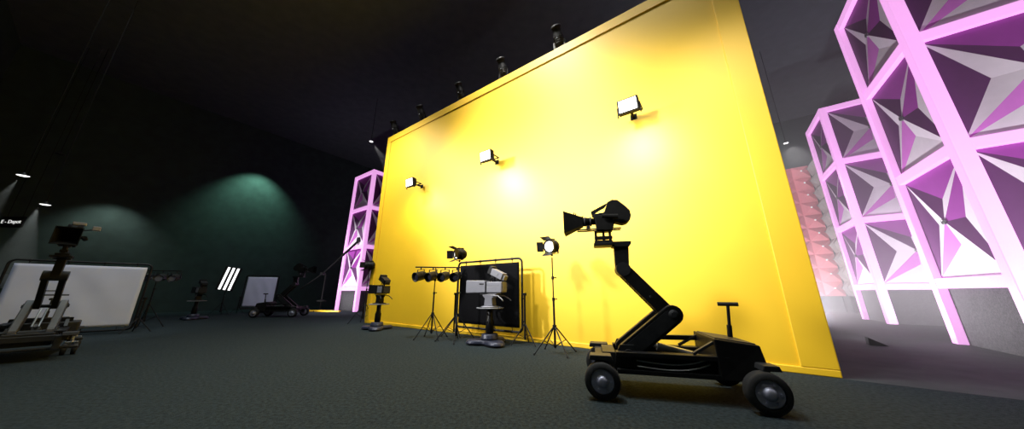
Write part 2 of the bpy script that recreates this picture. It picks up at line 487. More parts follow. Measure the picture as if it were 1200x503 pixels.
def make_dolly():
    t = thing('crane_dolly', (0, 0, 0), 0, '', 'camera dolly')
    L, HW = 1.67, 0.5
    XR = 0.05
    for x in (XR, L):
        for y in (-HW, HW): make_wheel(t, x, y)
    # chassis: two deep side rails, cross members, floor tray
    ch = MB()
    for y in (-0.27, 0.27):
        ch.prism([(0.30, 0.26), (1.46, 0.25), (1.50, 0.34), (1.48, 0.46), (0.30, 0.46)], y - 0.02, y + 0.02)
        ch.box((0.88, y * 1.1, 0.465), (1.20, 0.13, 0.05)); ch.box((0.88, y * 1.1, 0.275), (1.20, 0.13, 0.05))
    for x in (0.15, 0.62, 1.05, 1.45): ch.box((x, 0, 0.32), (0.08, 0.5, 0.1))
    ch.box((0.8, 0, 0.262), (1.3, 0.52, 0.025))
    ch.build('chassis', 'black', t, 0.006)
    # front nose with axle beam and fenders, rear axle beam
    fr = MB()
    fr.box((1.56, 0, 0.36), (0.16, 0.52, 0.22)); fr.box((1.67, 0, 0.38), (0.12, 0.84, 0.10))
    rr_ = MB().box((XR, 0, 0.28), (0.14, 0.84, 0.10))
    for y in (-0.32, 0.32):
        fr.box((1.67, y, 0.30), (0.14, 0.08, 0.24)); rr_.box((XR, y, 0.27), (0.14, 0.08, 0.16))
    fr.build('axle_beam', 'charcoal', t, 0.01); rr_.build('axle_beam', 'charcoal', t, 0.01)
    for x, z, hl in ((1.67, 0.44, 0.14), (-0.03, 0.425, 0.09)):
        for y in (-0.43, 0.43):
            MB().prism([(x - hl, z - 0.025), (x + hl, z - 0.025), (x + hl - 0.02, z + 0.03), (x - hl + 0.02, z + 0.03)], y - 0.09, y + 0.09).build('fender', 'charcoal', t, 0.008)
    # wheel hubs axles
    for x in (XR, L): MB().cyl((x, -HW - 0.06, WR), (x, HW + 0.06, WR), 0.025, n=12).build('axle', 'charcoal', t)
    # rear power box
    bx = MB()
    bot = [(-0.10, -0.37), (0.40, -0.37), (0.40, 0.37), (-0.10, 0.37)]
    top = [(-0.05, -0.33), (0.40, -0.36), (0.40, 0.36), (-0.05, 0.33)]
    vs = [Vector((x, y, 0.25)) for x, y in bot] + [Vector((x, y, z)) for (x, y), z in zip(top, (0.62, 0.68, 0.68, 0.62))]
    bx._add(vs, [(3, 2, 1, 0), (4, 5, 6, 7), (0, 1, 5, 4), (1, 2, 6, 5), (2, 3, 7, 6), (3, 0, 4, 7)])
    b = bx.build('power_box', 'black', t, 0.012)
    MB().box((0.175, 0, 0.652), (0.40, 0.60, 0.02), Matrix.Rotation(R(-7.6), 3, 'Y')).build('box_lid', 'charcoal', b, 0.006)
    # braces from the box to the deck
    for y in (-0.24, 0.24): MB().bar((0.38, y * 1.2, 0.64), (0.62, y * 1.25, 0.50), 0.05, 0.03).build('brace', 'charcoal', t, 0.004)
    # rest rail running forward from the box on the off side
    MB().bar((0.38, -0.3, 0.60), (1.25, -0.3, 0.585), 0.06, 0.06).bar((1.2, -0.3, 0.58), (1.2, -0.3, 0.48), 0.05, 0.05).build('rest_rail', 'black', t, 0.005)
    # steering post
    st = MB().cyl((0.10, 0.0, 0.66), (0.06, 0.0, 1.04), 0.018, n=12).cyl((0.10, 0.0, 0.66), (0.087, 0.0, 0.80), 0.028, n=12).build('steering_post', 'black', t)
    MB().cyl((-0.045, 0.02, 1.05), (0.165, -0.02, 1.05), 0.024, n=12).build('handlebar', 'rubber', st)
    # lift ram and hoses inside the deck
    MB().cyl((0.5, 0, 0.42), (0.95, 0, 0.52), 0.05, n=14).cyl((0.95, 0, 0.52), (1.12, 0, 0.58), 0.028, n=14).build('lift_ram', 'steel', t)
    for y, z in ((0.325, 0.40), (0.33, 0.34)):
        MB().tube([(1.25 - 0.78 * i / 14, y, z - 0.03 * math.sin(PI * i / 16) + 0.07 * (i / 14) ** 4) for i in range(15)], 0.008, 6).build('hose', 'steel', t)
    # lower arms
    piv, elb = (1.33, 0.46), (0.755, 0.925)
    for y in (-0.185, 0.185):
        arm = MB().prism(stadium(*piv, *elb, 0.12, 0.115), y - 0.045, y + 0.045).build('lower_arm', 'black', t, 0.01)
        sg = 1 if y > 0 else -1
        MB().prism(stadium(1.30, 0.485, 0.79, 0.897, 0.085, 0.08), y + sg * 0.045, y + sg * 0.052).build('arm_panel', 'charcoal', arm)
        MB().lathe([(0, 0), (0.06, 0), (0.055, 0.015), (0, 0.018)], (elb[0], y + sg * 0.045, elb[1]), (0, sg, 0), 18).build('pivot_cap', 'charcoal', arm)
    MB().cyl((piv[0], -0.3, piv[1]), (piv[0], 0.3, piv[1]), 0.05, n=16).cyl((elb[0], -0.26, elb[1]), (elb[0], 0.26, elb[1]), 0.032, n=16).build('pivot_pin', 'charcoal', t)
    for y in (-0.245, 0.245): MB().prism([(1.2, 0.48), (1.46, 0.48), (1.42, 0.56), (1.26, 0.56)], y - 0.015, y + 0.015).build('pivot_bracket', 'charcoal', t)
    # upper arms
    for y in (-0.095, 0.095):
        MB().prism([(0.70, 0.86), (0.84, 0.86), (0.93, 1.0), (1.20, 1.47), (1.22, 1.56), (1.30, 1.56), (1.37, 1.50), (1.33, 1.40), (0.80, 0.84)][::-1] if False else
                   stadium(0.80, 0.955, 1.275, 1.505, 0.088, 0.088), y - 0.038, y + 0.038).build('upper_arm', 'black', t, 0.01)
    MB().box((1.06, 0, 1.22), (0.02, 0.16, 0.02)).cyl((0.98, -0.14, 1.14), (0.98, 0.22, 1.14), 0.014, n=10).build('tie_rod', 'charcoal', t)
    MB().cyl((1.275, -0.145, 1.505), (1.275, 0.145, 1.505), 0.095, n=20).build('knuckle', 'charcoal', t)
    # leveling rods between the arms
    for y in (-0.035, 0.035): MB().cyl((1.2, y, 0.56), (0.80, y, 0.88), 0.014, n=8).build('leveling_rod', 'steel', t)
    # neck and head plate
    MB().prism([(1.19, 1.50), (1.37, 1.48), (1.365, 1.83), (1.165, 1.83)], -0.055, 0.055).build('neck', 'black', t, 0.008)
    MB().prism([(1.165, 1.82), (1.395, 1.82), (1.40, 1.90), (1.13, 1.895), (1.135, 1.86)], -0.1, 0.1).build('neck_cap', 'black', t, 0.008)
    MB().box((1.51, 0, 1.862), (0.26, 0.26, 0.04)).box((1.40, 0, 1.87), (0.1, 0.16, 0.05)).build('head_plate', 'black', t, 0.006)
    return t
def make_film_camera():
    # x forward, origin on the head plate; shapes given relative to the dolly's rear axle then shifted
    t = thing('film_camera', (0, 0, 0), 0, '', 'film camera')
    sh = Matrix.Translation((-1.5, 0, -1.882))
    def b(mb, n, m, par=t, bev=0.006): return mb.xf(sh).build(n, m, par, bev)
    hd = MB()
    hd.box((1.50, 0, 1.905), (0.25, 0.16, 0.045)); hd.box((1.495, 0, 1.972), (0.25, 0.09, 0.045)); hd.box((1.495, 0, 2.068), (0.22, 0.12, 0.022))
    for x in (1.60, 1.49, 1.40): hd.box((x, 0, 2.0), (0.035, 0.05, 0.16))
    b(hd, 'remote_head', 'black')
    for y in (-0.06, 0.06):
        b(MB().cyl((1.24, y, 2.10), (1.87, y, 2.10), 0.011, n=10), 'rail', 'charcoal', bev=0)
    body = MB().prism([(1.36, 2.07), (1.58, 2.08), (1.60, 2.29), (1.60, 2.30), (1.36, 2.30), (1.32, 2.2)], -0.10, 0.10)
    bo = b(body, 'body', 'matte', bev=0.01)
    # magazine: outline with a rounded rear lobe and a grip opening at the front
    low = [(1.60, 2.27), (1.30, 2.18)] + arc(1.205, 2.27, 0.115, -60, -175, 8)[::1]
    mag = [(1.615, 2.30), (1.60, 2.27), (1.42, 2.26), (1.31, 2.19), (1.27, 2.175), (1.21, 2.16), (1.15, 2.175), (1.105, 2.22), (1.09, 2.28), (1.10, 2.355), (1.16, 2.43), (1.255, 2.525), (1.33, 2.535), (1.40, 2.50), (1.43, 2.42), (1.46, 2.345), (1.60, 2.33)]
    b(MB().prism(mag, -0.085, 0.085), 'film_magazine', 'matte', bev=0.012)
    b(MB().prism([(1.64, 2.385), (1.645, 2.375), (1.63, 2.30), (1.60, 2.29), (1.585, 2.36), (1.53, 2.395), (1.44, 2.44), (1.40, 2.50), (1.35, 2.525)][::-1], -0.03, 0.03), 'carry_handle', 'matte')
    ln = MB().lathe([(0, 0), (0.05, 0), (0.052, 0.06), (0.06, 0.065), (0.06, 0.11), (0.066, 0.115), (0.066, 0.19), (0.0, 0.19)], (1.59, 0, 2.232), (1, 0, 0), 24)
    b(ln, 'lens', 'matte', bev=0)
    fg = MB()
    for x in (1.66, 1.745): fg.lathe([(0.066, -0.012), (0.072, -0.012), (0.072, 0.012), (0.066, 0.012)], (x, 0, 2.232), (1, 0, 0), 24)
    fg.cyl((1.70, 0.0, 2.12), (1.70, 0.12, 2.12), 0.03, n=14)
    b(fg, 'focus_ring', 'charcoal', bev=0)
    # matte box: flaring four sided hood, open at the front
    hood = MB()
    bk = [(-0.075, 2.165), (0.075, 2.165), (0.075, 2.295), (-0.075, 2.295)]
    fr = [(-0.15, 2.05), (0.15, 2.05), (0.15, 2.385), (-0.15, 2.385)]
    for s_ in (1.0, 0.94):
        vs = [Vector((1.775, y * s_, 2.23 + (z - 2.23) * s_)) for y, z in bk] + [Vector((2.05, y * s_, 2.225 + (z - 2.225) * s_)) for y, z in fr]
        hood._add(vs, [(i, (i + 1) % 4, 4 + (i + 1) % 4, 4 + i) for i in range(4)] + [(0, 1, 2, 3)])
    hood.box((2.05, 0.145, 2.2175), (0.012, 0.012, 0.335)); hood.box((2.05, -0.145, 2.2175), (0.012, 0.012, 0.335))
    hood.box((2.05, 0, 2.055), (0.012, 0.3, 0.012)); hood.box((2.05, 0, 2.38), (0.012, 0.3, 0.012))
    b(hood, 'matte_box', 'matte', bev=0)
    fl = MB()
    fl.box((1.90, 0.05, 2.345), (0.014, 0.02, 0.07)); fl.box((1.875, 0.05, 2.335), (0.014, 0.02, 0.06)); fl.box((1.77, 0.03, 2.30), (0.014, 0.02, 0.04))
    b(fl, 'filter_tab', 'matte', bev=0)
    vf = MB().cyl((1.40, 0.10, 2.27), (1.40, 0.16, 2.27), 0.03, n=12).cyl((1.50, 0.16, 2.27), (1.28, 0.16, 2.25), 0.028, 0.035, n=14)
    b(vf, 'viewfinder', 'matte', bev=0)
    return t
DL = make_dolly()
FC = make_film_camera()
def place_crane(dolly, camr, root, rz, sc, lab1, lab2):
    dolly.location = root; dolly.rotation_euler = (0, 0, rz); dolly.scale = (sc,) * 3; dolly['label'] = lab1; dolly['group'] = 'crane dollies'
    off = Matrix.Rotation(rz, 3, 'Z') @ Vector((1.5, 0, 1.882)) * sc
    camr.location = Vector(root) + off; camr.rotation_euler = (0, 0, rz); camr.scale = (sc,) * 3; camr['label'] = lab2; camr['group'] = 'film cameras on crane dollies'
rz_r = math.atan2(0.26, -0.966)
rear = Vector((2.671, 3.276, 0)) + Vector((0.26, 0.966, 0)) * 0.5
place_crane(DL, FC, rear, rz_r, 1.0, 'big black crane dolly in silhouette before the yellow wall', 'black film camera with flared hood silhouetted against the yellow wall')
# left one, nose towards the viewer
D2, F2 = copy_tree(DL), copy_tree(FC)
mp = G(73, 300, 1.88)
fw = Vector((-mp.x, -mp.y, 0)).normalized()
fw = Matrix.Rotation(R(-4), 3, 'Z') @ fw
rz_l = math.atan2(fw.y, fw.x)
place_crane(D2, F2, Vector((mp.x, mp.y, 0)) - fw * 1.5, rz_l, 1.0, 'crane dolly seen end on before the large white screen', 'film camera raised above the top edge of the large white screen')
# this one rides on small twin casters and shows paler arms
for o in kids(D2):
    nm = o.name.split('.')[0]
    if nm == 'wheel':
        for k in kids(o): bpy.data.objects.remove(k)
        bpy.data.objects.remove(o)
    elif nm == 'lower_arm':
        o.data = o.data.copy(); o.data.materials[0] = M['armgrey']
for x in (-0.02, 1.15):
    for y in (-0.46, 0.46):
        fk = MB().cyl((x, y, 0.10), (x, y, 0.34), 0.022, n=10).box((x, y, 0.235), (0.06, 0.15, 0.02)).bar((x, y - 0.02, 0.23), (x, y - 0.02, 0.10), 0.04, 0.012, (1, 0, 0)).bar((x, y + 0.02, 0.23), (x, y + 0.02, 0.10), 0.04, 0.012, (1, 0, 0)).build('caster', 'steel', D2, 0.004)
        for s_ in (-0.06, 0.06):
            wo = MB().lathe([(0.05, -0.03), (0.10, -0.03), (0.11, -0.018), (0.11, 0.018), (0.10, 0.03), (0.05, 0.03)], (x, y + s_, 0.11), (0, 1, 0), 20).lathe([(0, -0.034), (0.055, -0.034), (0.055, 0.034), (0, 0.034)], (x, y + s_, 0.11), (0, 1, 0), 16).build('wheel', 'rubber', fk)
MB().bar((1.72, -0.30, 0.0), (1.60, -0.34, 0.34), 0.05, 0.03).build('outrigger_leg', 'steel', D2, 0.004)
MB().lathe([(0, -0.02), (0.07, -0.02), (0.09, 0), (0.07, 0.02), (0, 0.02)], (1.82, -0.46, 0.22), (1, 0, 0), 18).build('brake_disc', 'amber', D2)
MB().box((0.05, 0.05, 0.64), (0.12, 0.16, 0.06)).build('top_light', 'grey', F2, 0.01)
mb = MB().box((0.02, 0.26, 0.58), (0.10, 0.10, 0.09)).build('side_monitor', 'grey', F2, 0.01)
MB().bar((0.0, 0.05, 0.50), (0.0, 0.24, 0.56), 0.02, 0.02).build('monitor_arm', 'black', F2)
MB().box((0.20, 0, 0.46), (0.60, 0.92, 0.26)).build('rear_deck', 'charcoal', D2, 0.02)
# far one, nose to the right
D3, F3 = copy_tree(DL), copy_tree(FC)
place_crane(D3, F3, G(304, 371.5), R(8), 1.05, 'small looking dark crane dolly beside the small white screen', 'far film camera beside the boom stand, before the dark wall')

# ------------------------------------------------------------------ pedestal studio cameras
def make_pedestal():
    t = thing('camera_pedestal', (0, 0, 0), 0, '', 'camera pedestal')
    # three lobed skirted base
    pts = []
    for i in range(48):
        a = 2 * PI * i / 48
        rr = 0.27 + 0.29 * (0.5 + 0.5 * math.cos(3 * a)) ** 1.1
        pts.append((rr * math.cos(a), rr * math.sin(a)))
    b = MB().zprism(pts, 0.03, 0.115, 0.9).build('base', 'bluegrey', t, 0.03, 3)
    MB().zprism([(x * 0.9, y * 0.9) for x, y in pts], 0.0, 0.04).build('skirt', 'black', b)
    MB().lathe([(0, 0.11), (0.21, 0.11), (0.2, 0.16), (0.19, 0.17), (0.19, 0.22), (0.17, 0.235), (0, 0.24)]).build('collar', 'bluegrey', t)
    col = MB().lathe([(0.0, 0.24), (0.088, 0.24), (0.088, 0.52), (0.08, 0.53), (0.08, 0.56), (0.068, 0.57), (0.068, 0.80), (0.06, 0.81), (0.0, 0.81)])
    for k in range(8):
        a = k * PI / 4
        col.box((0.088 * math.cos(a), 0.088 * math.sin(a), 0.39), (0.016, 0.02, 0.24), Matrix.Rotation(a, 3, 'Z'))
    col.build('column', 'black', t)
    MB().lathe([(0.30, -0.014), (0.318, -0.01), (0.325, 0), (0.318, 0.012), (0.30, 0.014), (0.285, 0.006), (0.285, -0.006), (0.30, -0.014)], (0, 0, 0.80), n=36).build('steering_ring', 'grey', t)
    sp = MB()
    for k in range(3):
        a = k * 2 * PI / 3 + 0.4
        sp.bar((0.05 * math.cos(a), 0.05 * math.sin(a), 0.80), (0.30 * math.cos(a), 0.30 * math.sin(a), 0.80), 0.04, 0.014)
    sp.lathe([(0, 0.795), (0.2, 0.795), (0.2, 0.81), (0, 0.815)], n=30)
    sp.build('ring_spoke', 'grey', t)
    return t
def make_studio_camera():
    t = thing('studio_camera', (0, 0, 0), 0, '', 'studio camera')
    MB().lathe([(0, 0), (0.21, 0), (0.21, 0.018), (0.17, 0.03), (0, 0.03)]).build('mount_plate', 'white', t)
    hd = MB().prism([(-0.12, 0.03), (0.12, 0.03), (0.10, 0.20), (0.16, 0.25), (0.16, 0.29), (-0.17, 0.29), (-0.17, 0.25), (-0.10, 0.20)], -0.09, 0.09)
    hd.build('tilt_head', 'white', t, 0.01)
    MB().box((0.0, 0, 0.31), (0.48, 0.2, 0.03)).build('camera_plate', 'grey', t, 0.005)
    bd = MB().box((-0.17, 0, 0.405), (0.42, 0.27, 0.145)).box((-0.17, 0, 0.53), (0.42, 0.26, 0.10)).build('body', 'white', t, 0.015)
    MB().box((-0.17, 0, 0.478), (0.425, 0.272, 0.014)).box((-0.385, 0, 0.45), (0.02, 0.2, 0.18)).build('body_seam', 'grey', bd)
    lz = MB().prism([(0.06, 0.335), (0.60, 0.325), (0.62, 0.335), (0.62, 0.61), (0.60, 0.625), (0.06, 0.61)], -0.15, 0.15).build('box_lens', 'white', t, 0.012)
    MB().box((0.052, 0, 0.46), (0.03, 0.285, 0.24)).build('lens_collar', 'black', lz)
    MB().box((0.16, -0.151, 0.53), (0.13, 0.006, 0.03)).box((0.16, 0.151, 0.53), (0.13, 0.006, 0.03)).build('badge', 'black', lz)
    MB().lathe([(0, 0), (0.105, 0), (0.105, 0.012), (0.09, 0.012), (0, 0.004)], (0.615, 0, 0.458), (1, 0, 0), 28).build('front_glass', 'glass', lz)
    MB().tube([(0.02, 0, 0.57), (0.01, 0, 0.66), (-0.02, 0, 0.70), (-0.08, 0, 0.70), (-0.1, 0, 0.66), (-0.1, 0, 0.58)], 0.014, 8).build('carry_handle', 'black', t)
    va = MB().cyl((-0.2, 0, 0.57), (-0.2, 0, 0.66), 0.022, n=12).cyl((-0.2, -0.04, 0.66), (-0.2, 0.04, 0.66), 0.028, n=12).build('viewfinder_arm', 'black', t)
    rot = Matrix.Translation((-0.22, 0, 0.76)) @ Matrix.Rotation(R(-24), 4, 'Y')
    v = MB().box((0, 0, 0), (0.34, 0.22, 0.16)).xf(rot).build('viewfinder', 'white', t, 0.012)
    MB().box((0.20, 0, 0.02), (0.09, 0.24, 0.19), taper=0.92).xf(rot).build('sun_hood', 'black', v, 0.006)
    MB().box((-0.19, 0, -0.01), (0.06, 0.16, 0.11)).box((-0.02, 0.112, 0.0), (0.06, 0.008, 0.05)).box((-0.02, -0.112, 0.0), (0.06, 0.008, 0.05)).xf(rot).build('vent_block', 'grey', v)
    for y in (-0.12, 0.12): MB().tube([(-0.1, y, 0.27), (-0.3, y * 1.2, 0.26), (-0.42, y * 1.5, 0.19), (-0.46, y * 1.6, 0.15)], 0.013, 8).build('pan_bar', 'grey', t)
    return t
PD, SC = make_pedestal(), make_studio_camera()
def place_ped(ped, cm, loc, rz, sc, l1, l2):
    ped.location = loc; ped.rotation_euler = (0, 0, rz + 0.5); ped.scale = (sc,) * 3; ped['label'] = l1; ped['group'] = 'camera pedestals'
    cm.location = Vector(loc) + Vector((0, 0, 0.815 * sc)); cm.rotation_euler = (0, 0, rz); cm.scale = (sc,) * 3; cm['label'] = l2; cm['group'] = 'studio cameras on pedestals'
PED1 = G(573.5, 404)
PED2 = G(441, 386.5)
PED3 = G(225, 374.5)
pedc, scc = [copy_tree(PD), copy_tree(PD)], [copy_tree(SC), copy_tree(SC)]
place_ped(PD, SC, PED1, R(152), 1.03, 'camera pedestal in front of the black flag frame', 'white box lens studio camera before the black flag cloth')
place_ped(pedc[0], scc[0], PED2, R(140), 1.0, 'camera pedestal at the left foot of the yellow wall', 'dark studio camera at the left edge of the yellow wall')
place_ped(pedc[1], scc[1], PED3, R(150), 1.0, 'camera pedestal by the lit tubes before the dark wall', 'small far studio camera left of the three lit tubes')

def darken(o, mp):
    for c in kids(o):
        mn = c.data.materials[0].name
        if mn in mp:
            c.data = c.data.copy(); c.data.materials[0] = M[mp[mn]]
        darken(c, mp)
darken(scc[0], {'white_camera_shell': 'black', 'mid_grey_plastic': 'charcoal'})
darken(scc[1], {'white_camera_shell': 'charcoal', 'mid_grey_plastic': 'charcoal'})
for cm, mt in ((scc[0], 'white'), (scc[1], 'grey')):
    for sy in (-1, 1): MB().box((-0.17, sy * 0.137, 0.46), (0.30, 0.012, 0.20)).build('side_panel', mt, cm, 0.004)
# ------------------------------------------------------------------ light stands
def stand_parts(t, top, collar, spread, legs=4, phase=0.3, m='black', rr=0.018):
    for k in range(legs):
        a = phase + 2 * PI * k / legs
        c, s = math.cos(a), math.sin(a)
        lg = MB().cyl((0.03 * c, 0.03 * s, collar), (spread * c, spread * s, 0.012), 0.014, 0.012, n=8).build('leg', m, t)
        MB().cyl((spread * 0.99 * c, spread * 0.99 * s, 0.03), (spread * 1.02 * c, spread * 1.02 * s, 0.0), 0.02, n=8).build('foot', 'rubber', lg)
        MB().cyl((spread * 0.52 * c, spread * 0.52 * s, collar * 0.49), (0.02 * c, 0.02 * s, collar * 0.28), 0.008, n=6).build('brace', m, lg)
    MB().cyl((0, 0, collar * 0.2), (0, 0, collar + 0.55), rr + 0.004, n=12).build('column', m, t)
    MB().cyl((0, 0, collar + 0.4), (0, 0, top), rr - 0.004, n=12).build('riser', m, t)
    kn = MB().cyl((0, 0, collar - 0.04), (0, 0, collar + 0.04), 0.042, n=12).cyl((0, 0, collar * 0.24), (0, 0, collar * 0.34), 0.032, n=12)
    h = collar + 0.55
    for z in (h, h + (top - h) * 0.5):
        kn.cyl((0, 0, z - 0.03), (0, 0, z + 0.03), rr + 0.012, n=12); kn.cyl((0, 0, z), (0.06, 0, z + 0.005), 0.008, n=8).cyl((0.055, 0, z + 0.005), (0.075, 0, z + 0.005), 0.016, n=8)
    kn.build('clamp_collar', m, t)
def fresnel_parts(t, z, yaw, pitch, lensm='dim_glow', sc=1.0):
    # lamp head: yoke, can with fins, lens, four barn doors (points along local +x before turning)
    rot = Matrix.Translation((0, 0, z)) @ Matrix.Rotation(yaw, 4, 'Z') @ Matrix.Scale(sc, 4)
    rt = rot @ Matrix.Rotation(-pitch, 4, 'Y')
    yk = MB()
    yk.bar((0, -0.19, -0.2), (0, 0.19, -0.2), 0.04, 0.015)
    for y in (-0.19, 0.19): yk.bar((0, y, -0.2), (0, y, 0.02), 0.04, 0.015, (1, 0, 0))
    yk.cyl((0, 0, -0.26), (0, 0, -0.19), 0.03, n=12)
    yk.xf(rot).build('yoke', 'black', t)
    h = MB().lathe([(0, -0.22), (0.10, -0.22), (0.14, -0.18), (0.155, -0.10), (0.165, 0.0), (0.165, 0.13), (0.175, 0.135), (0.175, 0.165), (0.155, 0.165), (0.145, 0.12), (0, 0.12)], (0, 0, 0), (1, 0, 0), 28)
    for k in range(5): h.lathe([(0.16, -0.12 + k * 0.045), (0.178, -0.12 + k * 0.045), (0.178, -0.105 + k * 0.045), (0.16, -0.105 + k * 0.045)], (0, 0, 0), (1, 0, 0), 28)
    h.box((-0.02, 0, 0.19), (0.22, 0.10, 0.035))
    hd = h.xf(rt).build('lamp_head', 'black', t)
    MB().lathe([(0, 0.150), (0.06, 0.146), (0.11, 0.136), (0.142, 0.122)], (0, 0, 0), (1, 0, 0), 28).xf(rt).build('lens', lensm, hd)
    for k in range(4):
        a = k * PI / 2
        d = MB().prism([(0.16, 0.165), (0.34, 0.24), (0.345, 0.25), (0.165, 0.175)], -0.13, 0.13)
        d.xf(rt @ Matrix.Rotation(a, 4, 'X')).build('barn_door', 'black', hd)
def pix_h(u, v, base):  # height above floor seen at pixel height v over a base point
    return at(u, v, base.y).z
def aim(loc, tgt): return math.atan2(tgt.y - loc.y, tgt.x - loc.x)
STD1 = G(651, 414.5)
t = thing('studio_light', STD1, 0, 'fresnel lamp with barn doors on a tall black stand, right of the black flag', 'studio light', 'fresnel lamps on stands')
z1 = pix_h(644, 289, STD1)
stand_parts(t, z1 - 0.24, 0.50, 0.47, 4, 0.35); fresnel_parts(t, z1, R(232), R(-6), 'lamp', 0.82)
STD2 = G(534, 400)
t = thing('studio_light', STD2, 0, 'fresnel lamp on a stand behind the left edge of the black flag', 'studio light', 'fresnel lamps on stands')
z2 = pix_h(537.5, 298, STD2)
stand_parts(t, z2 - 0.24, 0.62, 0.5, 4, 0.1); fresnel_parts(t, z2, R(222), R(-4), 'lamp', 0.82)
STD3 = G(424.5, 379)
t = thing('studio_light', STD3, 0, 'unlit fresnel lamp on a thin stand by the pink tower past the yellow wall', 'studio light', 'fresnel lamps on stands')
z3 = pix_h(429, 311, STD3)
stand_parts(t, z3 - 0.24, 0.75, 0.5, 4, 0.6); fresnel_parts(t, z3, R(185), R(0), 'glass', 0.9)

# bar of four lamps
def par_can(t, x, z, yaw, pitch, m='black', lens='glass'):
    rot = Matrix.Translation((x, 0, z)) @ Matrix.Rotation(yaw, 4, 'Z')
    rt = rot @ Matrix.Rotation(-pitch, 4, 'Y')
    c = MB().lathe([(0, -0.17), (0.07, -0.17), (0.11, -0.12), (0.125, -0.06), (0.125, 0.17), (0.133, 0.175), (0.133, 0.19), (0.118, 0.19), (0.112, 0.13), (0, 0.13)], (0, 0, 0), (1, 0, 0), 24).xf(rt).build('lamp_can', m, t)
    MB().lathe([(0, 0.142), (0.08, 0.138), (0.112, 0.132)], (0, 0, 0), (1, 0, 0), 24).xf(rt).build('lens', lens, c)
    y = MB()
    for s in (-0.14, 0.14): y.bar((0, s, 0), (0, s, 0.17), 0.03, 0.012, (1, 0, 0))
    y.bar((0, -0.145, 0.17), (0, 0.145, 0.17), 0.03, 0.012).cyl((0, 0, 0.17), (0, 0, 0.24), 0.018, n=10)
    y.xf(rot).build('yoke', m, c)
BAR = G(505, 397)
dirb = Vector((1, 0.16, 0)).normalized()
t = thing('light_bar_stand', BAR, math.atan2(dirb.y, dirb.x), 'black tripod stand with a bar of four hanging lamps', 'studio light')
zb = pix_h(511, 313.5, BAR)
stand_parts(t, zb, 0.62, 0.46, 4, 0.5)
hb = 0.64
MB().box((0.08, 0, zb), (hb * 2, 0.035, 0.035)).build('cross_bar', 'black', t, 0.004)
for k in range(4): par_can(t, 0.08 - hb + 0.16 + k * 0.33, zb - 0.24, R(238 - (2 - k) * 6), R(-14))

# ------------------------------------------------------------------ black flag and white screens in tube frames
def rrect(w_, h_, r, n=6):
    pts = []
    for cx, cz, a0 in ((w_ / 2 - r, r, -90), (w_ / 2 - r, h_ - r, 0), (-w_ / 2 + r, h_ - r, 90), (-w_ / 2 + r, r, 180)):
        pts += [(cx + r * math.cos(R(a0 + 90 * i / n)), cz + r * math.sin(R(a0 + 90 * i / n))) for i in range(n + 1)]
    return pts
def frame_screen(a, b, z0, z1, clothm, label, cat, name, stand_h, tiltx=0.0, stands=True):
    c = (a + b) / 2; d = (b - a); w_ = Vector((d.x, d.y, 0)).length; h = z1 - z0
    t = thing(name, (c.x, c.y, 0), math.atan2(d.y, d.x), label, cat)
    MB().tube([(x, 0, z0 + z) for x, z in rrect(w_, h, 0.12)], 0.027, 10, True).build('tube_frame', 'black', t)
    # cloth with a soft wave
    mb = MB(); nx, nz = 24, 20; W2, H2 = w_ - 0.17, h - 0.19
    g = [[None] * (nz + 1) for _ in range(nx + 1)]
    for sy in (0.006, -0.006):
        for i in range(nx + 1):
            for k in range(nz + 1):
                x = -W2 / 2 + W2 * i / nx; z = z0 + 0.095 + H2 * k / nz
                wv = 0.012 * math.sin(i * 0.7 + 0.4 * k) * math.sin(PI * i / nx) * math.sin(PI * k / nz)
                g[i][k] = mb.bm.verts.new((x, wv + sy, z))
        for i in range(nx):
            for k in range(nz):
                q = mb.bm.faces.new((g[i][k], g[i + 1][k], g[i + 1][k + 1], g[i][k + 1])); q.smooth = True
        if sy > 0: g1 = [r[:] for r in g]
    for i in range(nx):
        for k in (0, nz): mb.bm.faces.new((g[i][k], g[i + 1][k], g1[i + 1][k], g1[i][k]))
    for k in range(nz):
        for i in (0, nx): mb.bm.faces.new((g[i][k], g[i][k + 1], g1[i][k + 1], g1[i][k]))
    cl = mb.build('cloth', clothm, t)
    tie0 = None
    for i in range(4):
        for z, s in ((z0, 1), (z1, -1)):
            x = -w_ / 2 + 0.3 + (w_ - 0.6) * i / 3
            MB().cyl((x, 0, z), (x, 0, z + s * 0.09), 0.011, n=6).lathe([(0.022, -0.02), (0.034, -0.02), (0.034, 0.02), (0.022, 0.02), (0.022, -0.02)], (x, 0, z), (1, 0, 0), 10).build('tie', 'black', cl)
    if stands:
        for sx in (-1, 1):
            x = sx * (w_ / 2 + 0.07)
            st = MB().cyl((x, 0, 0.12), (x, 0, stand_h), 0.024, n=12).cyl((x, 0, stand_h - 0.03), (x, 0, stand_h + 0.03), 0.05, n=12).bar((x, 0, stand_h - 0.1), (sx * w_ / 2, 0, stand_h - 0.1), 0.03, 0.03).bar((x, 0, stand_h * 0.45), (sx * w_ / 2, 0, stand_h * 0.45), 0.03, 0.03).build('stand', 'black', t)
            cz = stand_h * 0.42
            for k in range(3):
                an = PI / 2 + 2 * PI * k / 3 + 0.3
                MB().cyl((x, 0, cz), (x + 0.34 * math.cos(an), 0.34 * math.sin(an), 0.01), 0.014, n=8).cyl((x + 0.17 * math.cos(an), 0.17 * math.sin(an), cz * 0.5), (x, 0, 0.16), 0.008, n=6).build('leg', 'black', st)
    return t
FR, FLf = G(612.5, 404.5), G(533.5, 394.8)
zt = at(611.5, 302.5, FR.y).z; zb_ = at(608, 390, FR.y).z
frame_screen(FLf, FR, zb_, zt, 'cloth_black', 'square black flag cloth laced in a black tube frame', 'flag frame', 'flag_frame', at(614, 345, FR.y).z)
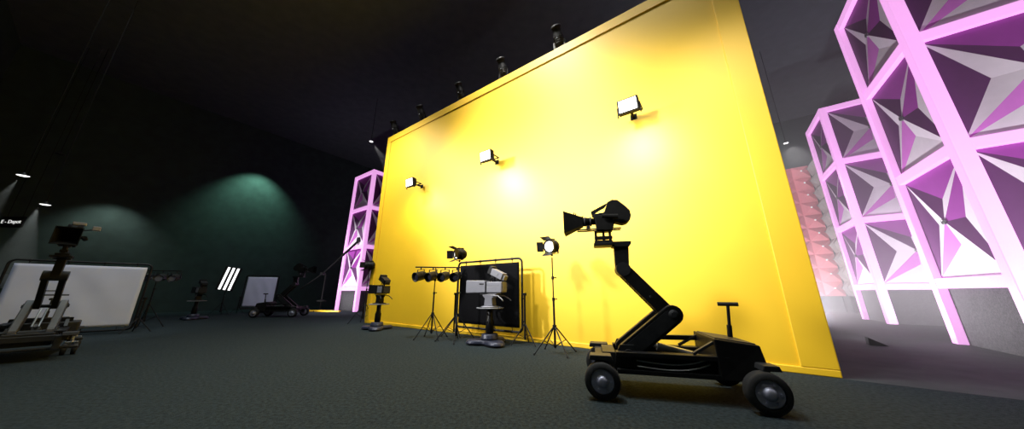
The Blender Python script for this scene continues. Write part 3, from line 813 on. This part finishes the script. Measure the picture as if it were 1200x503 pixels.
# big white screen on the left
WR_ = G(153, 390)
ztw = at(167, 310.5, WR_.y).z
WL_ = G(12, 304, ztw)
frame_screen(Vector((WL_.x, WL_.y, 0)), Vector((WR_.x, WR_.y, 0)), 0.10, ztw, 'cloth_white', 'large white screen in a black tube frame behind the near left dolly', 'bounce screen', 'bounce_screen', 1.0)
# small white screen
SR, SL = G(319, 366), G(279, 367)
zts = at(325, 323.5, SR.y).z
frame_screen(SL, SR, 0.25, zts, 'cloth_white', 'small white screen standing before the dark green lit wall', 'bounce screen', 'bounce_screen', 0.9)

# ------------------------------------------------------------------ light stand with two lamps, by the big white screen
TW = G(166, 384)
t = thing('light_bar_stand', TW, R(20), 'dark tripod with a bar of lamps beside the large white screen', 'studio light')
ztw2 = pix_h(178, 322, TW)
stand_parts(t, ztw2 + 0.05, 0.75, 0.5, 3, 0.2)
MB().box((0.1, 0, ztw2 + 0.14), (1.0, 0.035, 0.035)).build('cross_bar', 'black', t, 0.004)
for k in range(3): par_can(t, -0.28 + k * 0.38, ztw2 - 0.1, R(285 - 8 * k), R(-10), 'charcoal', 'grey' if k else 'glass')

# ------------------------------------------------------------------ three lit tubes on a stand
TB = G(257, 369)
t = thing('tube_light', TB, aim(TB, Vector((0, 0, 0))) , 'three upright glowing white tubes on a dark stand', 'tube light')
zt0, zt1 = pix_h(262, 340, TB), pix_h(269, 314, TB)
stand_parts(t, zt0 + 0.1, 0.6, 0.45, 3, 0.9)
wdt = 0.2
TLT = Matrix.Translation((0, 0.02, (zt0 + zt1) / 2)) @ Matrix.Rotation(R(-9), 4, 'X') @ Matrix.Translation((0, 0, -(zt0 + zt1) / 2))
MB().box((-0.05, 0, (zt0 + zt1) / 2), (0.05, 3.6 * wdt, (zt1 - zt0) * 1.06)).xf(TLT).build('back_board', 'matte', t, 0.01)
for k in (-1, 0, 1):
    tb = MB().cyl((0.03, k * wdt, zt0), (0.03, k * wdt, zt1), 0.05, n=14).xf(TLT).build('tube', 'tube', t)
    MB().cyl((0.03, k * wdt, zt0 - 0.04), (0.03, k * wdt, zt0), 0.055, n=14).cyl((0.03, k * wdt, zt1), (0.03, k * wdt, zt1 + 0.04), 0.055, n=14).xf(TLT).build('end_cap', 'black', tb)

# ------------------------------------------------------------------ boom stand
BMS = G(374.5, 365)
t = thing('boom_stand', BMS, 0, 'thin boom stand with a long arm reaching over the far pink tower', 'boom stand')
hz = pix_h(378, 321, BMS)
for k in range(3):
    a = 0.4 + 2 * PI * k / 3
    MB().cyl((0, 0, 0.12), (0.5 * math.cos(a), 0.5 * math.sin(a), 0.03), 0.03, n=8).build('leg', 'black', t)
MB().cyl((0, 0, 0.06), (0, 0, hz), 0.035, n=12).build('pole', 'matte', t)
MB().lathe([(0, 0.6), (0.26, 0.6), (0.26, 0.66), (0.1, 0.70), (0, 0.70)], n=24).build('tray', 'matte', t)
tip = at(424, 279, BMS.y) - BMS; tail = at(352, 339, BMS.y) - BMS; piv_ = at(378, 321, BMS.y) - BMS
MB().cyl(tail, piv_, 0.03, 0.035, n=10).cyl(piv_, (piv_ + tip) / 2, 0.035, 0.045, n=10).cyl((piv_ + tip) / 2, tip, 0.075, 0.075, n=10).build('boom_arm', 'matte', t)
MB().cyl(piv_ + Vector((0, -0.12, 0)), piv_ + Vector((0, 0.12, 0)), 0.1, n=14).build('pivot', 'black', t)
mc = MB().cyl(tip + Vector((-0.05, 0, 0)), tip + Vector((0.45, 0, -0.02)), 0.05, n=10).box(tip + Vector((-0.12, 0, -0.12)), (0.34, 0.2, 0.3)).cyl(tip + Vector((-0.2, 0, -0.2)), tip + Vector((0.12, 0, -0.22)), 0.09, n=12)
mc.build('microphone', 'black', t, 0.01)

# ------------------------------------------------------------------ yellow plank on the floor, floor wedge
YA, YB = G(357, 365.3), G(398, 366)
d = YB - YA
t = MB().box((d.length / 2, 0, 0.05), (d.length, 0.14, 0.10)).build('floor_batten', 'yellow', None, 0.01)
t.location = YA; t.rotation_euler = (0, 0, math.atan2(d.y, d.x))
tag(t, 'low yellow batten lying on the floor by the boom stand', 'batten')
wg = G(1017, 404)
t = MB().prism([(0, 0), (0.30, 0), (0.01, 0.17)], -0.1, 0.1).build('floor_wedge', 'matte', None, 0.008)
t.location = wg; t.rotation_euler = (0, 0, math.atan2(AL.y, AL.x))
tag(t, 'small dark wedge on the floor before the pink towers', 'wedge')

# ------------------------------------------------------------------ hanging lamps (rods up to the ceiling)
def make_pendant(loc, label, lensm, k):
    t = thing('hanging_lamp', loc, 0, label, 'hanging lamp', 'lamps hung from the ceiling')
    MB().cyl((0, 0, 0.25 * k), (0, 0, HC - loc.z), 0.012, n=8).build('rod', 'matte', t)
    sc = Matrix.Scale(k, 4)
    MB().lathe([(0, 0.3), (0.06, 0.3), (0.09, 0.2), (0.16, 0.1), (0.34, 0.05), (0.36, 0.0), (0.34, 0.0), (0.30, 0.03), (0, 0.03)], n=24).xf(sc).build('shade', 'black', t)
    MB().lathe([(0, -0.05), (0.2, -0.04), (0.31, 0.0), (0.31, 0.02), (0, 0.02)], n=24).xf(sc).build('lens', lensm, t)
    return t
LH1 = at(53, 240, 9.5); LH2 = at(27, 206, 8.0); LH3 = at(70, 181, 12.0)
make_pendant(LH1, 'hanging lamp casting a beam above the lettered sign', 'lamp', 0.36)
make_pendant(LH2, 'hanging lamp highest and farthest left, above the sign', 'lamp', 0.36)
make_pendant(LH3, 'unlit hanging lamp barely seen in the dark upper left', 'glass', 0.4)
LS1 = P(-1.2, 14.5); LS1 = at(921, 168, 12.2); LS2 = at(435, 166, 16.0)
make_pendant(LS1, 'small hanging lamp between the yellow wall and the pink towers', 'lamp', 0.3)
make_pendant(LS2, 'small hanging lamp above the far left pink tower', 'lamp', 0.34)

# ------------------------------------------------------------------ sign on the end wall
def wall_left_pt(u, v):
    d = ray(u, v); o = Vector((0, 0, EYE)); q = P(AL0, 0) - o
    return o + d * (q.dot(AL) / d.dot(AL))
SGY = 12.0
sp = at(16.5, 260.5, SGY)
t = thing('hanging_sign', sp, 0, 'small dark hanging sign with white lettering, high up beside the lamp beam', 'sign')
def text_mesh(txt, h):
    cu = bpy.data.curves.new('lettering', 'FONT'); cu.body = txt; cu.size = h; cu.align_x = 'CENTER'; cu.align_y = 'CENTER'; cu.extrude = 0.01
    o = bpy.data.objects.new('lettering', cu); COL.objects.link(o)
    bpy.context.view_layer.update()
    me = bpy.data.meshes.new_from_object(o.evaluated_get(bpy.context.evaluated_depsgraph_get()))
    bpy.data.objects.remove(o)
    return me
sa, sb = at(5.5, 260.5, SGY), at(28.5, 260.5, SGY)
sw = (sb - sa).length
me = text_mesh('E - Depot', 0.5)
wx = max(v.co.x for v in me.vertices) - min(v.co.x for v in me.vertices)
k = sw / wx
for v in me.vertices: v.co *= k
me.materials.clear(); me.materials.append(M['letter'])
lo = bpy.data.objects.new('lettering', me); COL.objects.link(lo); lo.parent = t
lo.location = (0, -0.08, 0); lo.rotation_euler = (PI / 2, 0, 0)
MB().box((0, -0.035, 0), (sw * 1.15, 0.06, 0.5 * k * 2.2)).build('sign_board', 'matte', t, 0.01)
for x in (-0.4, 0.4): MB().cyl((x * sw, -0.035, 0.4 * k), (x * sw, -0.035, HC - sp.z), 0.01, n=6).build('hanger_rod', 'matte', t)

# ------------------------------------------------------------------ lights
# spill of the three floodlights on the yellow wall
POW = [300, 420, 200]
for i, p in enumerate(FL):
    q = p - NN * 0.7
    spot('floodlight_beam', q + Vector((0, 0, -0.2)), q + NN * 1.0 + Vector((0, 0, -1.1)), POW[i], 120, 1.0, (1, 0.97, 0.92), 0.3)
# unseen lights added to brighten the yellow wall
def far_fill(tal, tz, d, pw, ang):
    # unseen added light, mirrored off the wall to whiten it, above the floor cameras
    k = d / 6.42
    spot('wall_fill', P(tal + (tal + 1.24) * k, -d, tz + (tz - EYE) * k), P(tal, 0, tz + 0.3), pw, ang, 1.0, (1, 0.98, 0.95), 0.6)
far_fill(-5.6, 3.5, 9.0, 9500, 52)
far_fill(-3.2, 3.6, 8.5, 6500, 50)
area('wall_fill_soft', P(-6, -2.2, 13.2), P(-6, 0, 3), 260, 12, 0.6, (1, 0.97, 0.9), 120)
spot('wall_fill_low', P(-5.5, -2.8, 12.9), P(-5.8, 0.0, 0.6), 4600, 80, 1.0, (1, 0.97, 0.9), 0.4)
spot('wall_fill_side', P(-12.4, -4.5, 9.0), P(-12.0, 0, 5.2), 2600, 85, 1.0, (1, 0.97, 0.92), 0.4)
spot('wall_fill_side', P(-0.2, -4.0, 8.5), P(-0.3, 0, 3.4), 800, 66, 1.0, (1, 0.97, 0.92), 0.4)
# dim overhead light on the carpet
area('overhead_fill', P(-6, -6.0, 13.0), P(-6, -6.0, 0), 260, 10, 5, (0.88, 1.0, 0.99), 100)
area('overhead_fill', P(-17, -6.0, 13.0), P(-17, -6, 0), 220, 10, 5, (0.88, 1.0, 0.99), 100)
# green scallop on the end wall
gp = wall_left_pt(306, 196); gp = gp + AL * 1.7
spot('green_downlight', gp, gp + Vector((-AL.x * 0.5, -AL.y * 0.5, -1)), 1000, 92, 0.8, (0.52, 1.0, 0.8), 0.1)
# haze cones under the hanging lamps
def beam(apex, target, ang, dens, power, col):
    apex, target = Vector(apex), Vector(target)
    d = target - apex
    o = MB().cyl(apex + d * 0.01, target, d.length * 0.01 * math.tan(R(ang / 2)) + 0.01, d.length * math.tan(R(ang / 2)), n=32).build('light_haze', haze_mat('haze_air', dens))
    tag(o, 'faint smoky light cone under a hanging lamp', 'haze', 'smoky light cones under hanging lamps', 'stuff')
    spot('pendant_beam', apex, target, power, ang * 1.02, 0.25, col, 0.03)
beam(at(45, 243, 9.5), at(6, 330, 9.0), 22, 0.05, 300, (0.9, 1, 0.96))
beam(at(20, 211, 8.0), at(-25, 262, 7.6), 18, 0.05, 160, (0.9, 1, 0.96))
beam(at(437, 168, 16.0), at(462, 206, 16.6), 22, 0.08, 200, (1, 1, 1))
# lit patch of the end wall behind the big white screen
wp = wall_left_pt(138, 232) + AL * 1.5
spot('pendant_beam', wp, wp + Vector((-AL.x * 0.5, -AL.y * 0.5, -1)), 260, 100, 0.9, (0.92, 1, 0.95), 0.1)
# unseen spots added to light the white screens
sc_ = Vector((WL_.x, WL_.y, 1.0)) * 0.55 + Vector((WR_.x, WR_.y, 1.0)) * 0.45
spot('screen_fill', sc_ + Vector((3.2, -2.6, 6.5)), sc_, 560, 46, 0.8, (0.82, 0.88, 1), 0.3)
s2_ = (SL + SR) / 2 + Vector((0, 0, 1.2))
spot('screen_fill', s2_ + Vector((2.0, -3.0, 6)), s2_, 260, 26, 0.8, (0.9, 0.92, 1), 0.2)
# bay behind the yellow wall: smoke lit by the hanging lamp, added unseen light on towers
hz_ = MB()
c = [P(0.2, 1.6), P(7.4, 1.6), P(7.4, 19.3), P(0.2, 19.3)]
hz_._add([Vector((p.x, p.y, 0.02)) for p in c] + [Vector((p.x, p.y, 10.5)) for p in c], [(3, 2, 1, 0), (4, 5, 6, 7), (0, 1, 5, 4), (1, 2, 6, 5), (2, 3, 7, 6), (3, 0, 4, 7)])
hm = haze_mat('bay_haze', 0.02)
nt = hm.node_tree; tc = nt.nodes.new('ShaderNodeTexCoord'); sx = nt.nodes.new('ShaderNodeSeparateXYZ'); mr = nt.nodes.new('ShaderNodeMapRange')
nt.links.new(tc.outputs['Object'], sx.inputs[0]); nt.links.new(sx.outputs['Z'], mr.inputs['Value'])
mr.interpolation_type = 'SMOOTHERSTEP'
for k, v in (('From Min', 0.2), ('From Max', 4.5), ('To Min', 0.036), ('To Max', 0.016)): mr.inputs[k].default_value = v
nt.links.new(mr.outputs[0], [x for x in nt.nodes if x.type == 'VOLUME_SCATTER'][0].inputs['Density'])
hz_ = hz_.build('stage_haze', hm)
tag(hz_, 'thin grey smoke filling the bay behind the yellow wall', 'haze', None, 'stuff')
spot('tower_beam', LS1 + Vector((0, 0, -0.15)), P(4.0, 9.5, 0.5), 1000, 85, 0.9, (1, 0.97, 1), 0.1)
for a_, n_, ta, tn, pw in ((0.7, 6.6, 3.2, 4.8, 1500), (0.9, 14.2, 3.9, 13.2, 1400), (5.3, 7.4, 5.0, 11.5, 1300), (5.2, -0.6, 4.6, 3.2, 1300)):
    spot('added_uplight', P(a_, n_, 0.35), P(ta, tn, 3.2), pw, 130, 0.9, (1, 0.92, 1), 0.15)  # added floor-level lights without fixtures, brightening the towers from below
spot('added_uplight', P(1.5, 16.6, 0.5), P(3.2, 19.8, 4), 1600, 130, 0.9, (1, 0.95, 0.95), 0.15)  # added unseen light on the coral panel
spot('tower_beam', P(-23.5, -2.5, 9), P(-21, 3, 1.8), 4200, 50, 0.9, (1, 0.95, 1), 0.15)
spot('added_uplight', P(-21, 0.6, 0.2), P(-21, 3, 2.4), 450, 130, 0.9, (1, 0.93, 1), 0.15)  # same added light at the foot of the left tower
spot('back_wall_glow', P(1.5, 15, 12), P(1.5, 20.5, 9), 900, 120, 0.9, (1, 1, 1), 0.3)  # unseen spots added to brighten the back wall
spot('back_wall_glow', P(-6, 14, 12), P(-7, 20.5, 9), 700, 120, 0.9, (1, 1, 1), 0.3)
